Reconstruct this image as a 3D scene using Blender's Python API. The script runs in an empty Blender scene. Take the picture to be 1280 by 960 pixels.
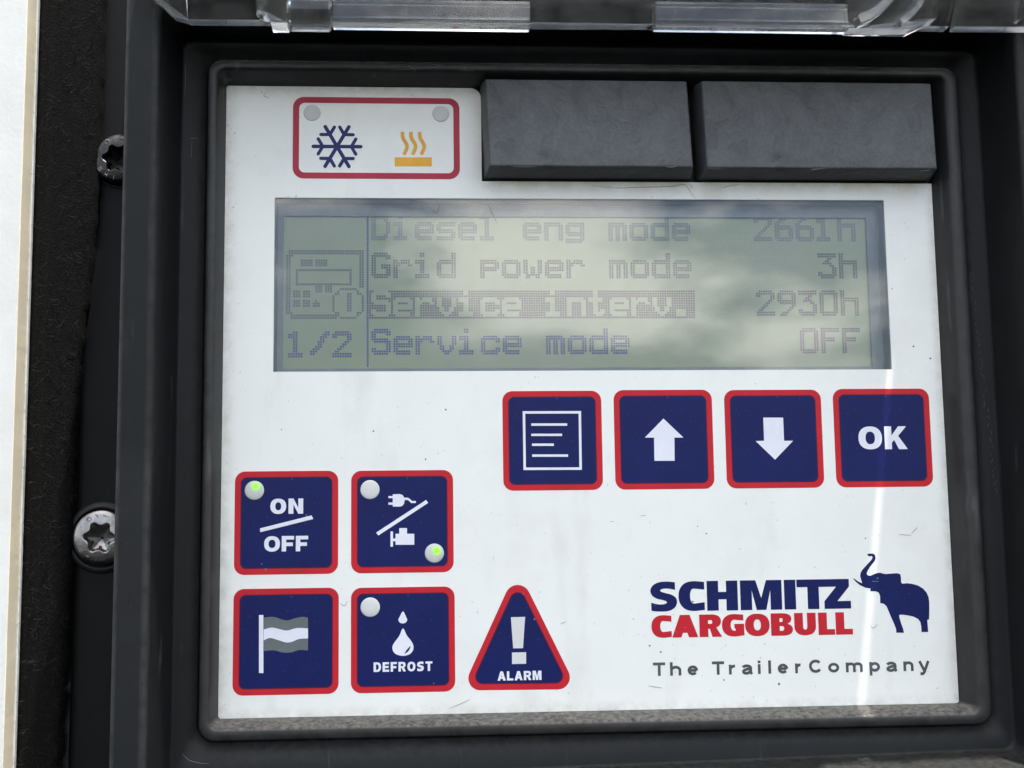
import bpy, bmesh, math, random
from mathutils import Vector, Matrix
from mathutils.geometry import tessellate_polygon
R = math.radians
random.seed(7)
S = bpy.context.scene
C = S.collection

# ------------------------------------------------------------------ camera, world, sun
# everything is measured in millimetres on the front of the control panel:
# x to the right, y up, z out of the panel towards the viewer
def W(x, y, z=0.0):
    return Vector((x * .001, -z * .001, y * .001))
A3 = Matrix(((1, 0, 0), (0, 0, -1), (0, 1, 0)))
FPX = 1700.0
CAM = Vector((-18.379, -33.957, 269.005))
MR = Matrix.Rotation(R(-7.22911929), 3, 'X') @ Matrix.Rotation(R(3.81290511), 3, 'Y') @ Matrix.Rotation(R(.75871912), 3, 'Z')
cd = bpy.data.cameras.new('camera'); cam = bpy.data.objects.new('camera', cd); C.objects.link(cam)
cam.matrix_world = Matrix.Translation(W(*CAM)) @ (A3 @ MR.transposed()).to_4x4()
cd.sensor_width = 36; cd.sensor_fit = 'HORIZONTAL'; cd.lens = FPX / 1280 * 36
cd.clip_start = .01; cd.clip_end = 2000
S.camera = cam

world = bpy.data.worlds.new('World'); S.world = world; world.use_nodes = True
wn = world.node_tree; wn.nodes.clear()
out = wn.nodes.new('ShaderNodeOutputWorld'); bg = wn.nodes.new('ShaderNodeBackground')
sky = wn.nodes.new('ShaderNodeTexSky'); sky.sky_type = 'NISHITA'; sky.sun_disc = False
sky.air_density = 1.0; sky.dust_density = 2.5; sky.ozone_density = 1.0
bg.inputs['Strength'].default_value = .10
wn.links.new(bg.outputs[0], out.inputs[0])
# broken cloud over the sky
tc = wn.nodes.new('ShaderNodeTexCoord'); nz = wn.nodes.new('ShaderNodeTexNoise')
nz.inputs['Scale'].default_value = 4.5; nz.inputs['Detail'].default_value = 5; nz.inputs['Roughness'].default_value = .55
rp = wn.nodes.new('ShaderNodeValToRGB'); rp.color_ramp.elements[0].position = .48; rp.color_ramp.elements[1].position = .60
mx = wn.nodes.new('ShaderNodeMix'); mx.data_type = 'RGBA'

mpg = wn.nodes.new('ShaderNodeMapping'); mpg.inputs['Location'].default_value = (3, 0, 7); mpg.inputs['Scale'].default_value = (1, 1, 2.6)
wn.links.new(tc.outputs['Generated'], mpg.inputs['Vector']); wn.links.new(mpg.outputs[0], nz.inputs['Vector']); wn.links.new(nz.outputs['Fac'], rp.inputs['Fac'])
mf = wn.nodes.new('ShaderNodeMath'); mf.operation = 'MULTIPLY'; mf.inputs[1].default_value = .9
sz = wn.nodes.new('ShaderNodeSeparateXYZ'); wn.links.new(tc.outputs['Generated'], sz.inputs[0])     # no cloud below the horizon
hm = wn.nodes.new('ShaderNodeMapRange'); hm.interpolation_type = 'SMOOTHSTEP'; hm.inputs['From Min'].default_value = -.03; hm.inputs['From Max'].default_value = .04
wn.links.new(sz.outputs['Z'], hm.inputs['Value']); m0 = wn.nodes.new('ShaderNodeMath'); m0.operation = 'MULTIPLY'
wn.links.new(rp.outputs['Color'], m0.inputs[0]); wn.links.new(hm.outputs[0], m0.inputs[1]); wn.links.new(m0.outputs[0], mf.inputs[0]); wn.links.new(mf.outputs[0], mx.inputs['Factor'])
wn.links.new(sky.outputs[0], mx.inputs['A']); mx.inputs['B'].default_value = (17, 16.8, 16.2, 1)
wn.links.new(mx.outputs['Result'], bg.inputs['Color'])

# sun: direction TOWARDS the sun (world: -y faces the viewer)
def sun_dir(el, az):
    e, a = R(el), R(az)
    return Vector((math.cos(e) * math.sin(a), -math.cos(e) * math.cos(a), math.sin(e)))
SUN_EL, SUN_AZ = 78.2, 40.6          # azimuth from straight behind the viewer towards the right: light grazes the wall
sd = sun_dir(SUN_EL, SUN_AZ)
sl = bpy.data.lights.new('sun', 'SUN'); so = bpy.data.objects.new('sun', sl); C.objects.link(so)
sl.energy = 3.1; sl.angle = R(.85); sl.color = (1, .96, .9)
so.rotation_euler = sd.to_track_quat('Z', 'Y').to_euler()
sky.sun_elevation = R(SUN_EL); sky.sun_rotation = math.atan2(sd.x, sd.y)

S.view_settings.view_transform = 'Standard'; S.view_settings.look = 'None'
S.view_settings.exposure = 1.56; S.view_settings.gamma = 1.0
S.render.engine = 'CYCLES'
S.cycles.max_bounces = 12; S.cycles.transmission_bounces = 10; S.cycles.transparent_max_bounces = 12
S.cycles.use_denoising = True
S.cycles.sample_clamp_indirect = 4

# ------------------------------------------------------------------ helpers
Mi = MR.transposed()
def px(u, v, z=0.0):
    """millimetres on the plane at height z for a point measured in the photograph"""
    d = Mi @ Vector(((u - 640) / FPX, -(v - 480) / FPX, -1.0))
    k = (z - CAM.z) / d.z
    return (CAM.x + k * d.x, CAM.y + k * d.y)

def obj(name, verts, faces, m, parent=None, smooth=False, loc=None):
    """verts in panel millimetres -> one mesh object whose origin is its own middle"""
    wv = [W(*v) for v in verts]
    if loc is None:
        lo = Vector([min(v[i] for v in wv) for i in range(3)]); hi = Vector([max(v[i] for v in wv) for i in range(3)])
        o_ = (lo + hi) / 2
    else:
        o_ = W(*loc)
    me = bpy.data.meshes.new(name); me.from_pydata([v - o_ for v in wv], [], faces)
    bm = bmesh.new(); bm.from_mesh(me); bmesh.ops.recalc_face_normals(bm, faces=bm.faces[:]) if smooth != 'keep' else None
    bm.to_mesh(me); bm.free()
    mats = m if isinstance(m, (list, tuple)) else [m]
    for mm in mats: me.materials.append(mm)
    if smooth is True:
        for p in me.polygons: p.use_smooth = True
    o = bpy.data.objects.new(name, me); C.objects.link(o)
    if parent is None:
        o.location = o_
    else:
        o.parent = parent; o.location = o_ - wloc(parent)
    return o
def wloc(o):
    v = o.location.copy()
    while o.parent:
        o = o.parent; v += o.location
    return v
def thing(name, label, cat, at, group=None):
    o = bpy.data.objects.new(name, None); C.objects.link(o); o.location = W(*at); o.empty_display_size = .01
    o['label'] = label; o['category'] = cat
    if group: o['group'] = group
    return o
def tag(o, label, cat):
    o['label'] = label; o['category'] = cat; return o

class MB:
    shear = 0
    def __init__(s): s.v = []; s.f = []
    def add(s, v, f):
        b = len(s.v); s.v += v; s.f += [tuple(i + b for i in q) for q in f]; return s
    def box(s, x0, x1, y0, y1, z0, z1):
        v = [(x, y, z) for z in (z0, z1) for y in (y0, y1) for x in (x0, x1)]
        return s.add(v, [(0, 2, 3, 1), (4, 5, 7, 6), (0, 1, 5, 4), (2, 6, 7, 3), (0, 4, 6, 2), (1, 3, 7, 5)])
    def flat(s, loops, z):
        """a filled flat shape (outer outline and holes), facing the viewer"""
        vs = [Vector((p[0], p[1], 0)) for l in loops for p in l]
        tri = tessellate_polygon([[Vector((p[0], p[1], 0)) for p in l] for l in loops])
        fs = []
        for a, b, c in tri:
            n = (vs[b] - vs[a]).cross(vs[c] - vs[a]).z
            if abs(n) < 1e-12: continue
            fs.append((a, b, c) if n > 0 else (a, c, b))
        return s.add([(v.x, v.y, z) for v in vs], fs)
    def prism(s, loops, z0, z1, bottom=False):
        s.flat(loops, z1)
        if bottom:
            b = len(s.v); s.flat(loops, z0)
        for l in loops:
            n = len(l)
            s.add([(p[0], p[1], z0) for p in l] + [(p[0], p[1], z1) for p in l],
                  [(i, (i + 1) % n, n + (i + 1) % n, n + i) for i in range(n)])
        return s
    def loft(s, rings, close=True):
        n = len(rings[0]); v = [p for r in rings for p in r]; f = []
        for k in range(len(rings) - 1):
            for i in range(n if close else n - 1):
                j = (i + 1) % n
                f.append((k * n + i, k * n + j, (k + 1) * n + j, (k + 1) * n + i))
        return s.add(v, f)
    def tube(s, pts, r, n=6):
        rings = []
        P = [Vector(p) for p in pts]
        for i, p in enumerate(P):
            d = (P[min(i + 1, len(P) - 1)] - P[max(i - 1, 0)]).normalized()
            a = d.cross(Vector((0, 0, 1)));
            if a.length < 1e-4: a = d.cross(Vector((0, 1, 0)))
            a.normalize(); b = d.cross(a)
            rr = r[i] if isinstance(r, (list, tuple)) else r
            rings.append([tuple(p + (a * math.cos(t) + b * math.sin(t)) * rr) for t in [2 * math.pi * k / n for k in range(n)]])
        return s.loft(rings)
    def make(s, name, m, parent=None, smooth=False, weld=False):
        if s.shear: s.v = [(x, y, z + max(0, y - 72) * s.shear) for x, y, z in s.v]
        o = obj(name, s.v, s.f, m, parent, smooth)
        if weld:
            bm = bmesh.new(); bm.from_mesh(o.data); bmesh.ops.remove_doubles(bm, verts=bm.verts[:], dist=1e-6)
            bmesh.ops.recalc_face_normals(bm, faces=bm.faces[:]); bm.to_mesh(o.data); bm.free()
        return o

def rrect(x0, x1, y0, y1, r, n=8):
    p = []
    for cx, cy, a0 in ((x1 - r, y1 - r, 0), (x0 + r, y1 - r, 90), (x0 + r, y0 + r, 180), (x1 - r, y0 + r, 270)):
        for k in range(n + 1):
            a = R(a0 + 90 * k / n); p.append((cx + r * math.cos(a), cy + r * math.sin(a)))
    return p
def circle(cx, cy, r, n=40):
    return [(cx + r * math.cos(2 * math.pi * k / n), cy + r * math.sin(2 * math.pi * k / n)) for k in range(n)]
def rpoly(pts, rad, n=8):
    """polygon (counter-clockwise) with rounded corners"""
    o = []; N = len(pts)
    for i in range(N):
        p0, p, p1 = Vector(pts[i - 1]), Vector(pts[i]), Vector(pts[(i + 1) % N])
        r = rad[i] if isinstance(rad, (list, tuple)) else rad
        a = (p0 - p).normalized(); b = (p1 - p).normalized()
        if r <= 0: o.append(tuple(p)); continue
        half = math.acos(max(-1, min(1, a.dot(b)))) / 2
        d = r / math.tan(half); c = p + (a + b).normalized() * (r / math.sin(half))
        s0 = p + a * d - c; s1 = p + b * d - c
        a0 = math.atan2(s0.y, s0.x); a1 = math.atan2(s1.y, s1.x); da = (a1 - a0 + math.pi) % (2 * math.pi) - math.pi
        for k in range(n + 1):
            t = a0 + da * k / n; o.append((c.x + r * math.cos(t), c.y + r * math.sin(t)))
    return o
def inset(pts, d):
    """offset a convex counter-clockwise polygon inwards"""
    o = []; N = len(pts)
    for i in range(N):
        p0, p, p1 = Vector(pts[i - 1]), Vector(pts[i]), Vector(pts[(i + 1) % N])
        e0 = (p - p0).normalized(); e1 = (p1 - p).normalized()
        n0 = Vector((-e0.y, e0.x)); n1 = Vector((-e1.y, e1.x)); b = (n0 + n1); k = d / (b.normalized().dot(n0))
        o.append(tuple(p + b.normalized() * k))
    return o
def stroke(pts, w):
    """open polyline -> outline of a flat stroke, w wide"""
    P = [Vector(p) for p in pts]; L = []; Q = []
    for i, p in enumerate(P):
        d0 = (p - P[i - 1]).normalized() if i else (P[1] - p).normalized()
        d1 = (P[i + 1] - p).normalized() if i < len(P) - 1 else d0
        d = (d0 + d1).normalized(); n = Vector((-d.y, d.x)); ww = (w[i] if isinstance(w, (list, tuple)) else w)
        k = ww / 2 / max(.5, n.dot(Vector((-d0.y, d0.x))))
        L.append(tuple(p + n * k)); Q.append(tuple(p - n * k))
    return L + Q[::-1]
def capsule(a, b, w, n=6):
    a = Vector(a); b = Vector(b); t = math.atan2((b - a).y, (b - a).x); r = w / 2; o = []
    for k in range(n + 1):
        q = t - math.pi / 2 + math.pi * k / n; o.append((b.x + r * math.cos(q), b.y + r * math.sin(q)))
    for k in range(n + 1):
        q = t + math.pi / 2 + math.pi * k / n; o.append((a.x + r * math.cos(q), a.y + r * math.sin(q)))
    return o
def spline(pts, n=8, closed=False):
    P = [Vector(p) for p in pts]; o = []; N = len(P)
    for i in range(N if closed else N - 1):
        g = (lambda k: P[k % N]) if closed else (lambda k: P[max(0, min(N - 1, k))])
        p0, p1, p2, p3 = g(i - 1), g(i), g(i + 1), g(i + 2)
        for k in range(n):
            t = k / n
            o.append(tuple(.5 * ((2 * p1) + (p2 - p0) * t + (2 * p0 - 5 * p1 + 4 * p2 - p3) * t * t + (3 * p1 - p0 - 3 * p2 + p3) * t ** 3)))
    if not closed: o.append(tuple(P[-1]))
    return o

# ------------------------------------------------------------------ materials
def nt(name):
    m = bpy.data.materials.new(name); m.use_nodes = True
    t = m.node_tree; b = t.nodes['Principled BSDF']
    return m, t, b
def N(t, kind, **kw):
    n = t.nodes.new(kind)
    for k, v in kw.items():
        if k in n.inputs: n.inputs[k].default_value = v
        else: setattr(n, k, v)
    return n
def noise(t, scale, detail=3, rough=.5, vec=None, stretch=None, lo=None, hi=None):
    tc = N(t, 'ShaderNodeTexCoord'); n = N(t, 'ShaderNodeTexNoise', Scale=scale, Detail=detail, Roughness=rough)
    if stretch:
        mp = N(t, 'ShaderNodeMapping'); mp.inputs['Scale'].default_value = stretch[0]; mp.inputs['Rotation'].default_value = [R(a) for a in stretch[1]]
        t.links.new(tc.outputs['Object'], mp.inputs['Vector']); t.links.new(mp.outputs[0], n.inputs['Vector'])
    else:
        t.links.new(tc.outputs['Object'], n.inputs['Vector'])
    if lo is None: return n.outputs['Fac']
    mr = N(t, 'ShaderNodeMapRange'); mr.inputs['From Min'].default_value = lo; mr.inputs['From Max'].default_value = hi
    t.links.new(n.outputs['Fac'], mr.inputs['Value']); return mr.outputs[0]
def mul(t, a, b):
    m = N(t, 'ShaderNodeMath', operation='MULTIPLY')
    for i, v in enumerate((a, b)):
        if isinstance(v, (int, float)): m.inputs[i].default_value = v
        else: t.links.new(v, m.inputs[i])
    return m.outputs[0]
def mix(t, fac, a, b):
    m = N(t, 'ShaderNodeMix', data_type='RGBA'); 
    if isinstance(fac, (int, float)): m.inputs['Factor'].default_value = fac
    else: t.links.new(fac, m.inputs['Factor'])
    for k, v in (('A', a), ('B', b)):
        if isinstance(v, tuple): m.inputs[k].default_value = (*v[:3], 1)
        else: t.links.new(v, m.inputs[k])
    return m.outputs['Result']
def bump(t, b, h, strength, dist=.0002):
    n = N(t, 'ShaderNodeBump'); n.inputs['Strength'].default_value = strength; n.inputs['Distance'].default_value = dist
    t.links.new(h, n.inputs['Height']); t.links.new(n.outputs[0], b.inputs['Normal'])

def plastic(name, col, rough=.5, dust=.0, scratch=.0, smudge=.0, grain=.25, spec=.5, crease=0, wear_highlight=0):
    m, t, b = nt(name)
    c = mix(t, noise(t, 180, 4, .6, lo=.3, hi=.7), tuple(v * .82 for v in col), tuple(v * 1.15 for v in col))
    if smudge:
        c = mix(t, mul(t, noise(t, 140, 5, .65, lo=.5, hi=.62), smudge), c, tuple(v * .45 for v in col))
    if crease:      # rubbed and unrubbed patches with crisp outlines, and a coarse moulded grain
        tcp = N(t, 'ShaderNodeTexCoord'); pn = N(t, 'ShaderNodeTexNoise', Scale=62, Detail=2.5, Roughness=.5, Distortion=1.6); t.links.new(tcp.outputs['Object'], pn.inputs['Vector'])
        cr = N(t, 'ShaderNodeValToRGB'); cr.color_ramp.interpolation = 'LINEAR'; e = cr.color_ramp.elements
        e[0].position = 0; e[0].color = (.80, .80, .82, 1); e[1].position = 1; e[1].color = (1.0, 1.0, 1.0, 1)
        for p_, v_ in ((.40, .84), (.41, .70), (.42, 1.0), (.50, .94), (.51, 1.08), (.585, 1.0), (.59, .80), (.60, 1.05)):
            q_ = e.new(p_); q_.color = (v_, v_, v_ * 1.01, 1)
        t.links.new(pn.outputs['Fac'], cr.inputs['Fac']); mm_ = N(t, 'ShaderNodeMix', data_type='RGBA', blend_type='MULTIPLY'); mm_.inputs['Factor'].default_value = 1.0
        t.links.new(c, mm_.inputs['A']); t.links.new(cr.outputs['Color'], mm_.inputs['B']); c = mm_.outputs['Result']
        c = mix(t, mul(t, noise(t, 1900, 3, .7, lo=.48, hi=.72), .3), c, tuple(v * 1.9 for v in col))
        c = mix(t, mul(t, noise(t, 1500, 3, .7, stretch=((1, 1, 1), (0, 40, 0)), lo=.52, hi=.74), .35), c, tuple(v * .5 for v in col))
    # fine pale dust specks everywhere
    c = mix(t, mul(t, noise(t, 2600, 2, .5, lo=.72, hi=.80), .18), c, (.22, .21, .2))
    if scratch:
        f = mul(t, noise(t, 500, 4, .6, stretch=((1, 1, .12), (0, 28, 0)), lo=.60, hi=.72), noise(t, 60, 2, lo=.45, hi=.6))
        c = mix(t, mul(t, f, scratch), c, (.28, .28, .28))
    if wear_highlight:        # edges paler: rubbing plus a highlight line put into the colour
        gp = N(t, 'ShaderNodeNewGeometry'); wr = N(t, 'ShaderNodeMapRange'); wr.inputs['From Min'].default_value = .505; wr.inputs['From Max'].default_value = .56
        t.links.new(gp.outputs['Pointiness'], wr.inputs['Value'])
        c = mix(t, mul(t, mul(t, wr.outputs[0], noise(t, 420, 4, .6, lo=.2, hi=.6)), wear_highlight), c, (.062, .060, .058))
    if dust:
        g = N(t, 'ShaderNodeNewGeometry'); s = N(t, 'ShaderNodeSeparateXYZ'); t.links.new(g.outputs['Normal'], s.inputs[0])
        mr = N(t, 'ShaderNodeMapRange'); mr.inputs['From Min'].default_value = .25; mr.inputs['From Max'].default_value = .8
        t.links.new(s.outputs['Z'], mr.inputs['Value'])
        f = mul(t, mul(t, mr.outputs[0], noise(t, 900, 6, .7, lo=.35, hi=.68)), dust)
        c = mix(t, f, c, (.27, .25, .21))
    t.links.new(c, b.inputs['Base Color'])
    b.inputs['Roughness'].default_value = rough; b.inputs['Specular IOR Level'].default_value = spec
    bump(t, b, noise(t, 3500, 2), grain, .00006)
    if crease:      # faint wrinkles and dents in the moulding
        n1 = b.inputs['Normal'].links[0].from_node; n2 = N(t, 'ShaderNodeBump'); n2.inputs['Strength'].default_value = .8; n2.inputs['Distance'].default_value = .0011
        vo = N(t, 'ShaderNodeTexVoronoi', feature='SMOOTH_F1'); vo.inputs['Scale'].default_value = 110; tcv = N(t, 'ShaderNodeTexCoord'); vm = N(t, 'ShaderNodeVectorMath', operation='ADD')
        nn = N(t, 'ShaderNodeTexNoise', Scale=130, Detail=4); t.links.new(tcv.outputs['Object'], nn.inputs['Vector']); sc_ = N(t, 'ShaderNodeVectorMath', operation='SCALE'); sc_.inputs['Scale'].default_value = .012
        t.links.new(nn.outputs['Color'], sc_.inputs[0]); t.links.new(tcv.outputs['Object'], vm.inputs[0]); t.links.new(sc_.outputs[0], vm.inputs[1]); t.links.new(vm.outputs[0], vo.inputs['Vector'])
        t.links.new(vo.outputs['Distance'], n2.inputs['Height']); t.links.new(n2.outputs[0], n1.inputs['Normal'])
    return m
def paint(name, col, rough=.42, var=.12):
    m, t, b = nt(name)
    c = mix(t, noise(t, 90, 5, .65, lo=.3, hi=.7), tuple(v * (1 - var) for v in col), tuple(min(1, v * (1 + var)) for v in col))
    c = mix(t, mul(t, noise(t, 1500, 3, .6, lo=.66, hi=.76), .25), c, (.35, .34, .32))
    t.links.new(c, b.inputs['Base Color']); b.inputs['Roughness'].default_value = rough; b.inputs['Specular IOR Level'].default_value = .2
    bump(t, b, noise(t, 1800, 2), .12, .00004)
    return m

M = {}
M['housing'] = plastic('black_housing_plastic', (.0072, .0085, .0093), .5, dust=.10, scratch=.08, spec=.2, wear_highlight=.7)
M['bezel'] = plastic('black_bezel_plastic', (.012, .0132, .014), .45, dust=.7, scratch=.22, spec=.35, wear_highlight=.55)
M['flange'] = plastic('black_flange_plastic', (.0035, .004, .0046), .6, spec=.15)
M['cap'] = plastic('dark_grey_rubber', (.074, .079, .084), .6, dust=.1, scratch=.1, smudge=.22, grain=.5, crease=1)
M['void'] = plastic('dark_recess', (.008, .008, .009), .7)
M['lcd_wall'] = plastic('grey_display_frame', (.30, .33, .34), .4)
M['lcd_dark'] = plastic('dark_display_surround', (.10, .11, .115), .4)
M['blue'] = paint('navy_print', (.0028, .0088, .086), .45)
M['red'] = paint('red_print', (.50, .015, .027), .45)
M['dull_red'] = paint('worn_red_print', (.42, .035, .065), .45)
M['seam'] = paint('dark_red_overprint', (.10, .008, .022), .4)
M['icon'] = paint('pale_grey_print', (.74, .75, .82), .4, .05)
M['flag_grey'] = paint('mid_grey_print', (.13, .15, .155), .4)
M['emb_line'] = paint('pale_blue_print', (.16, .18, .30), .4)
M['orange'] = paint('orange_print', (.78, .40, .05), .4)
M['snow_blue'] = paint('snowflake_blue_print', (.018, .026, .13), .45)
M['text_grey'] = paint('dark_grey_print', (.075, .082, .09), .45, .25)
M['dirt'] = paint('dirt', (.15, .14, .12), .8)
M['led_off'] = paint('indicator_lens', (.64, .65, .63), .3, .04)
M['led_dull'] = paint('dull_indicator_lens', (.60, .59, .59), .4, .04)

def faceplate_mat():
    m, t, b = nt('white_polyester_film')
    c = mix(t, noise(t, 45, 6, .6, lo=.35, hi=.7), (.79, .80, .76), (.83, .84, .795))
    c = mix(t, mul(t, noise(t, 26, 7, .7, lo=.52, hi=.70), .20), c, (.52, .50, .45))                     # greasy smudges
    c = mix(t, mul(t, noise(t, 60, 5, .6, stretch=((1, 1, .22), (0, 8, 0)), lo=.58, hi=.74), .30), c, (.45, .43, .39))   # wiped streaks
    c = mix(t, mul(t, noise(t, 1250, 2, .5, lo=.72, hi=.77), .35), c, (.3, .24, .22))                   # fine specks
    c = mix(t, mul(t, noise(t, 520, 3, .6, lo=.735, hi=.78), .6), c, (.16, .15, .14))                     # larger specks
    tco = N(t, 'ShaderNodeTexCoord'); sx = N(t, 'ShaderNodeSeparateXYZ'); t.links.new(tco.outputs['Object'], sx.inputs[0])
    def band(axis, a, b_):      # 0 at a, 1 at b_ (mm from the middle of the plate)
        r_ = N(t, 'ShaderNodeMapRange', interpolation_type='SMOOTHSTEP'); r_.inputs['From Min'].default_value = a * .001; r_.inputs['From Max'].default_value = b_ * .001
        t.links.new(sx.outputs[axis], r_.inputs['Value']); return r_.outputs[0]
    cake = noise(t, 220, 5, .65, lo=.33, hi=.62)
    under = mul(t, mul(t, band('Z', 39.0, 43.2), band('X', -24, -20)), cake)                              # tan dirt caked below the caps
    c = mix(t, mul(t, under, .6), c, (.55, .49, .38))
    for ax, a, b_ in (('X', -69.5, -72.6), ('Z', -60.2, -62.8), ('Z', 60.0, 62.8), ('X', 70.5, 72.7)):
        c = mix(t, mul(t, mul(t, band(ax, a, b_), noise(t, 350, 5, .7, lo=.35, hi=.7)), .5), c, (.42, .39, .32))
    t.links.new(c, b.inputs['Base Color']); b.inputs['Roughness'].default_value = .38
    bump(t, b, noise(t, 900, 3), .10, .00005)
    return m
M['face'] = faceplate_mat()
def wall_mat(name, col, speck):
    m, t, b = nt(name)
    c = mix(t, noise(t, 120, 5, .6, lo=.35, hi=.7), tuple(v * .95 for v in col), tuple(min(.9, v * 1.04) for v in col))
    c = mix(t, mul(t, noise(t, 900, 3, .6, lo=.62, hi=.74), speck), c, tuple(v * .5 for v in col))
    t.links.new(c, b.inputs['Base Color']); b.inputs['Roughness'].default_value = .55
    bump(t, b, noise(t, 1100, 4), .35, .0001)
    return m
M['wall'] = wall_mat('white_gelcoat', (.60, .61, .59), .1)
M['core'] = wall_mat('beige_cut_edge', (.84, .76, .58), .12)
def felt_mat():
    m, t, b = nt('black_felt')
    c = mix(t, noise(t, 1500, 5, .7, lo=.35, hi=.75), (.002, .002, .002), (.0095, .009, .0085))
    t.links.new(c, b.inputs['Base Color']); b.inputs['Roughness'].default_value = .95; b.inputs['Specular IOR Level'].default_value = .1
    bump(t, b, noise(t, 2500, 5, .7), 1.0, .0006)
    return m
M['felt'] = felt_mat()
m, t, b = nt('felt_fibre'); b.inputs['Base Color'].default_value = (.007, .0068, .0065, 1); b.inputs['Roughness'].default_value = .9; M['fibre'] = m
def steel_mat(name='zinc_steel', k=1.25):
    m, t, b = nt(name)
    c = mix(t, noise(t, 500, 5, .65, lo=.35, hi=.7), tuple(k * v for v in (.15, .145, .14)), tuple(k * v for v in (.30, .29, .28)))
    c = mix(t, mul(t, noise(t, 300, 4, .6, lo=.55, hi=.68), .5), c, (.07 * k, .05 * k, .04 * k))
    t.links.new(c, b.inputs['Base Color']); b.inputs['Metallic'].default_value = 1; b.inputs['Roughness'].default_value = .36
    bump(t, b, noise(t, 1800, 4), .3, .0001)
    return m
M['steel'] = steel_mat(); M['shaded_steel'] = steel_mat('shaded_zinc_steel', .22)  # second is a darker copy: shade on the upper screw put into its colour
def lcd_mat():
    m, t, b = nt('lcd_reflector')
    tc = N(t, 'ShaderNodeTexCoord')
    c = mix(t, noise(t, 30, 4, .6, lo=.3, hi=.7), (.43, .47, .225), (.50, .535, .27))
    # the dark hairlines between the display's dots
    sep = N(t, 'ShaderNodeSeparateXYZ'); t.links.new(tc.outputs['Object'], sep.inputs[0])
    ln = None
    for ax in ('X', 'Z'):
        f = mul(t, sep.outputs[ax], 1 / (.494 * .001)); fr = N(t, 'ShaderNodeMath', operation='FRACT'); t.links.new(f, fr.inputs[0])
        lt = N(t, 'ShaderNodeMath', operation='LESS_THAN'); t.links.new(fr.outputs[0], lt.inputs[0]); lt.inputs[1].default_value = .2
        if ln is None: ln = lt.outputs[0]
        else:
            mx_ = N(t, 'ShaderNodeMath', operation='MAXIMUM'); t.links.new(ln, mx_.inputs[0]); t.links.new(lt.outputs[0], mx_.inputs[1]); ln = mx_.outputs[0]
    c = mix(t, mul(t, ln, .35), c, (.29, .32, .19))
    t.links.new(c, b.inputs['Base Color']); b.inputs['Roughness'].default_value = .12; b.inputs['Specular IOR Level'].default_value = .6
    return m
M['lcd'] = lcd_mat()
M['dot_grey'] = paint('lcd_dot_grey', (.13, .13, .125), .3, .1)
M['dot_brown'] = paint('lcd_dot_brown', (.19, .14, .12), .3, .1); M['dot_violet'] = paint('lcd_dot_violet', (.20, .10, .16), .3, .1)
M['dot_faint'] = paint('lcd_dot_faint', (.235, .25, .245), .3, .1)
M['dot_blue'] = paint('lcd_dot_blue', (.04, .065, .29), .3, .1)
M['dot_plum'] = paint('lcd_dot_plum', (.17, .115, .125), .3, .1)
def pane_mat(name='clear_window', dust=.10):
    """thin clear window: most light goes straight through, the rest mirrors the sky"""
    m = bpy.data.materials.new(name); m.use_nodes = True; t = m.node_tree; t.nodes.clear()
    o = N(t, 'ShaderNodeOutputMaterial'); mxs = N(t, 'ShaderNodeMixShader'); tr = N(t, 'ShaderNodeBsdfTransparent'); gl = N(t, 'ShaderNodeBsdfGlossy')
    tr.inputs[0].default_value = (.96, .97, .97, 1); gl.inputs['Roughness'].default_value = .02
    fr = N(t, 'ShaderNodeFresnel'); fr.inputs['IOR'].default_value = 1.58
    sm = mul(t, noise(t, 40, 5, .6, lo=.4, hi=.75), dust)
    ad = N(t, 'ShaderNodeMath', operation='ADD'); t.links.new(fr.outputs[0], ad.inputs[0]); ad.inputs[1].default_value = .0
    t.links.new(ad.outputs[0], mxs.inputs[0]); t.links.new(tr.outputs[0], mxs.inputs[1]); t.links.new(gl.outputs[0], mxs.inputs[2])
    df = N(t, 'ShaderNodeBsdfDiffuse'); df.inputs[0].default_value = (.7, .7, .7, 1)      # faint dust on the window
    m2 = N(t, 'ShaderNodeMixShader'); t.links.new(sm, m2.inputs[0]); t.links.new(mxs.outputs[0], m2.inputs[1]); t.links.new(df.outputs[0], m2.inputs[2])
    t.links.new(m2.outputs[0], o.inputs[0]); return m
M['pane'] = pane_mat(); M['sheet'] = pane_mat('scuffed_clear_sheet', .22)
def clear_mat():
    m, t, b = nt('clear_polycarbonate')
    b.inputs['Base Color'].default_value = (.93, .94, .93, 1); b.inputs['Transmission Weight'].default_value = 1; b.inputs['IOR'].default_value = 1.5
    r = noise(t, 300, 4, .6, lo=.45, hi=.75); mr = N(t, 'ShaderNodeMapRange'); mr.inputs['To Min'].default_value = .015; mr.inputs['To Max'].default_value = .16
    t.links.new(r, mr.inputs['Value']); t.links.new(mr.outputs[0], b.inputs['Roughness'])
    bump(t, b, noise(t, 90, 2), .10, .0004)
    o = t.nodes['Material Output']; ms = N(t, 'ShaderNodeMixShader'); df = N(t, 'ShaderNodeBsdfDiffuse'); df.inputs[0].default_value = (.75, .74, .71, 1)
    t.links.new(noise(t, 200, 5, .65, lo=.3, hi=6.0), ms.inputs[0]); t.links.new(b.outputs[0], ms.inputs[1]); t.links.new(df.outputs[0], ms.inputs[2]); t.links.new(ms.outputs[0], o.inputs[0])
    return m
M['clear'] = clear_mat()
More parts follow.
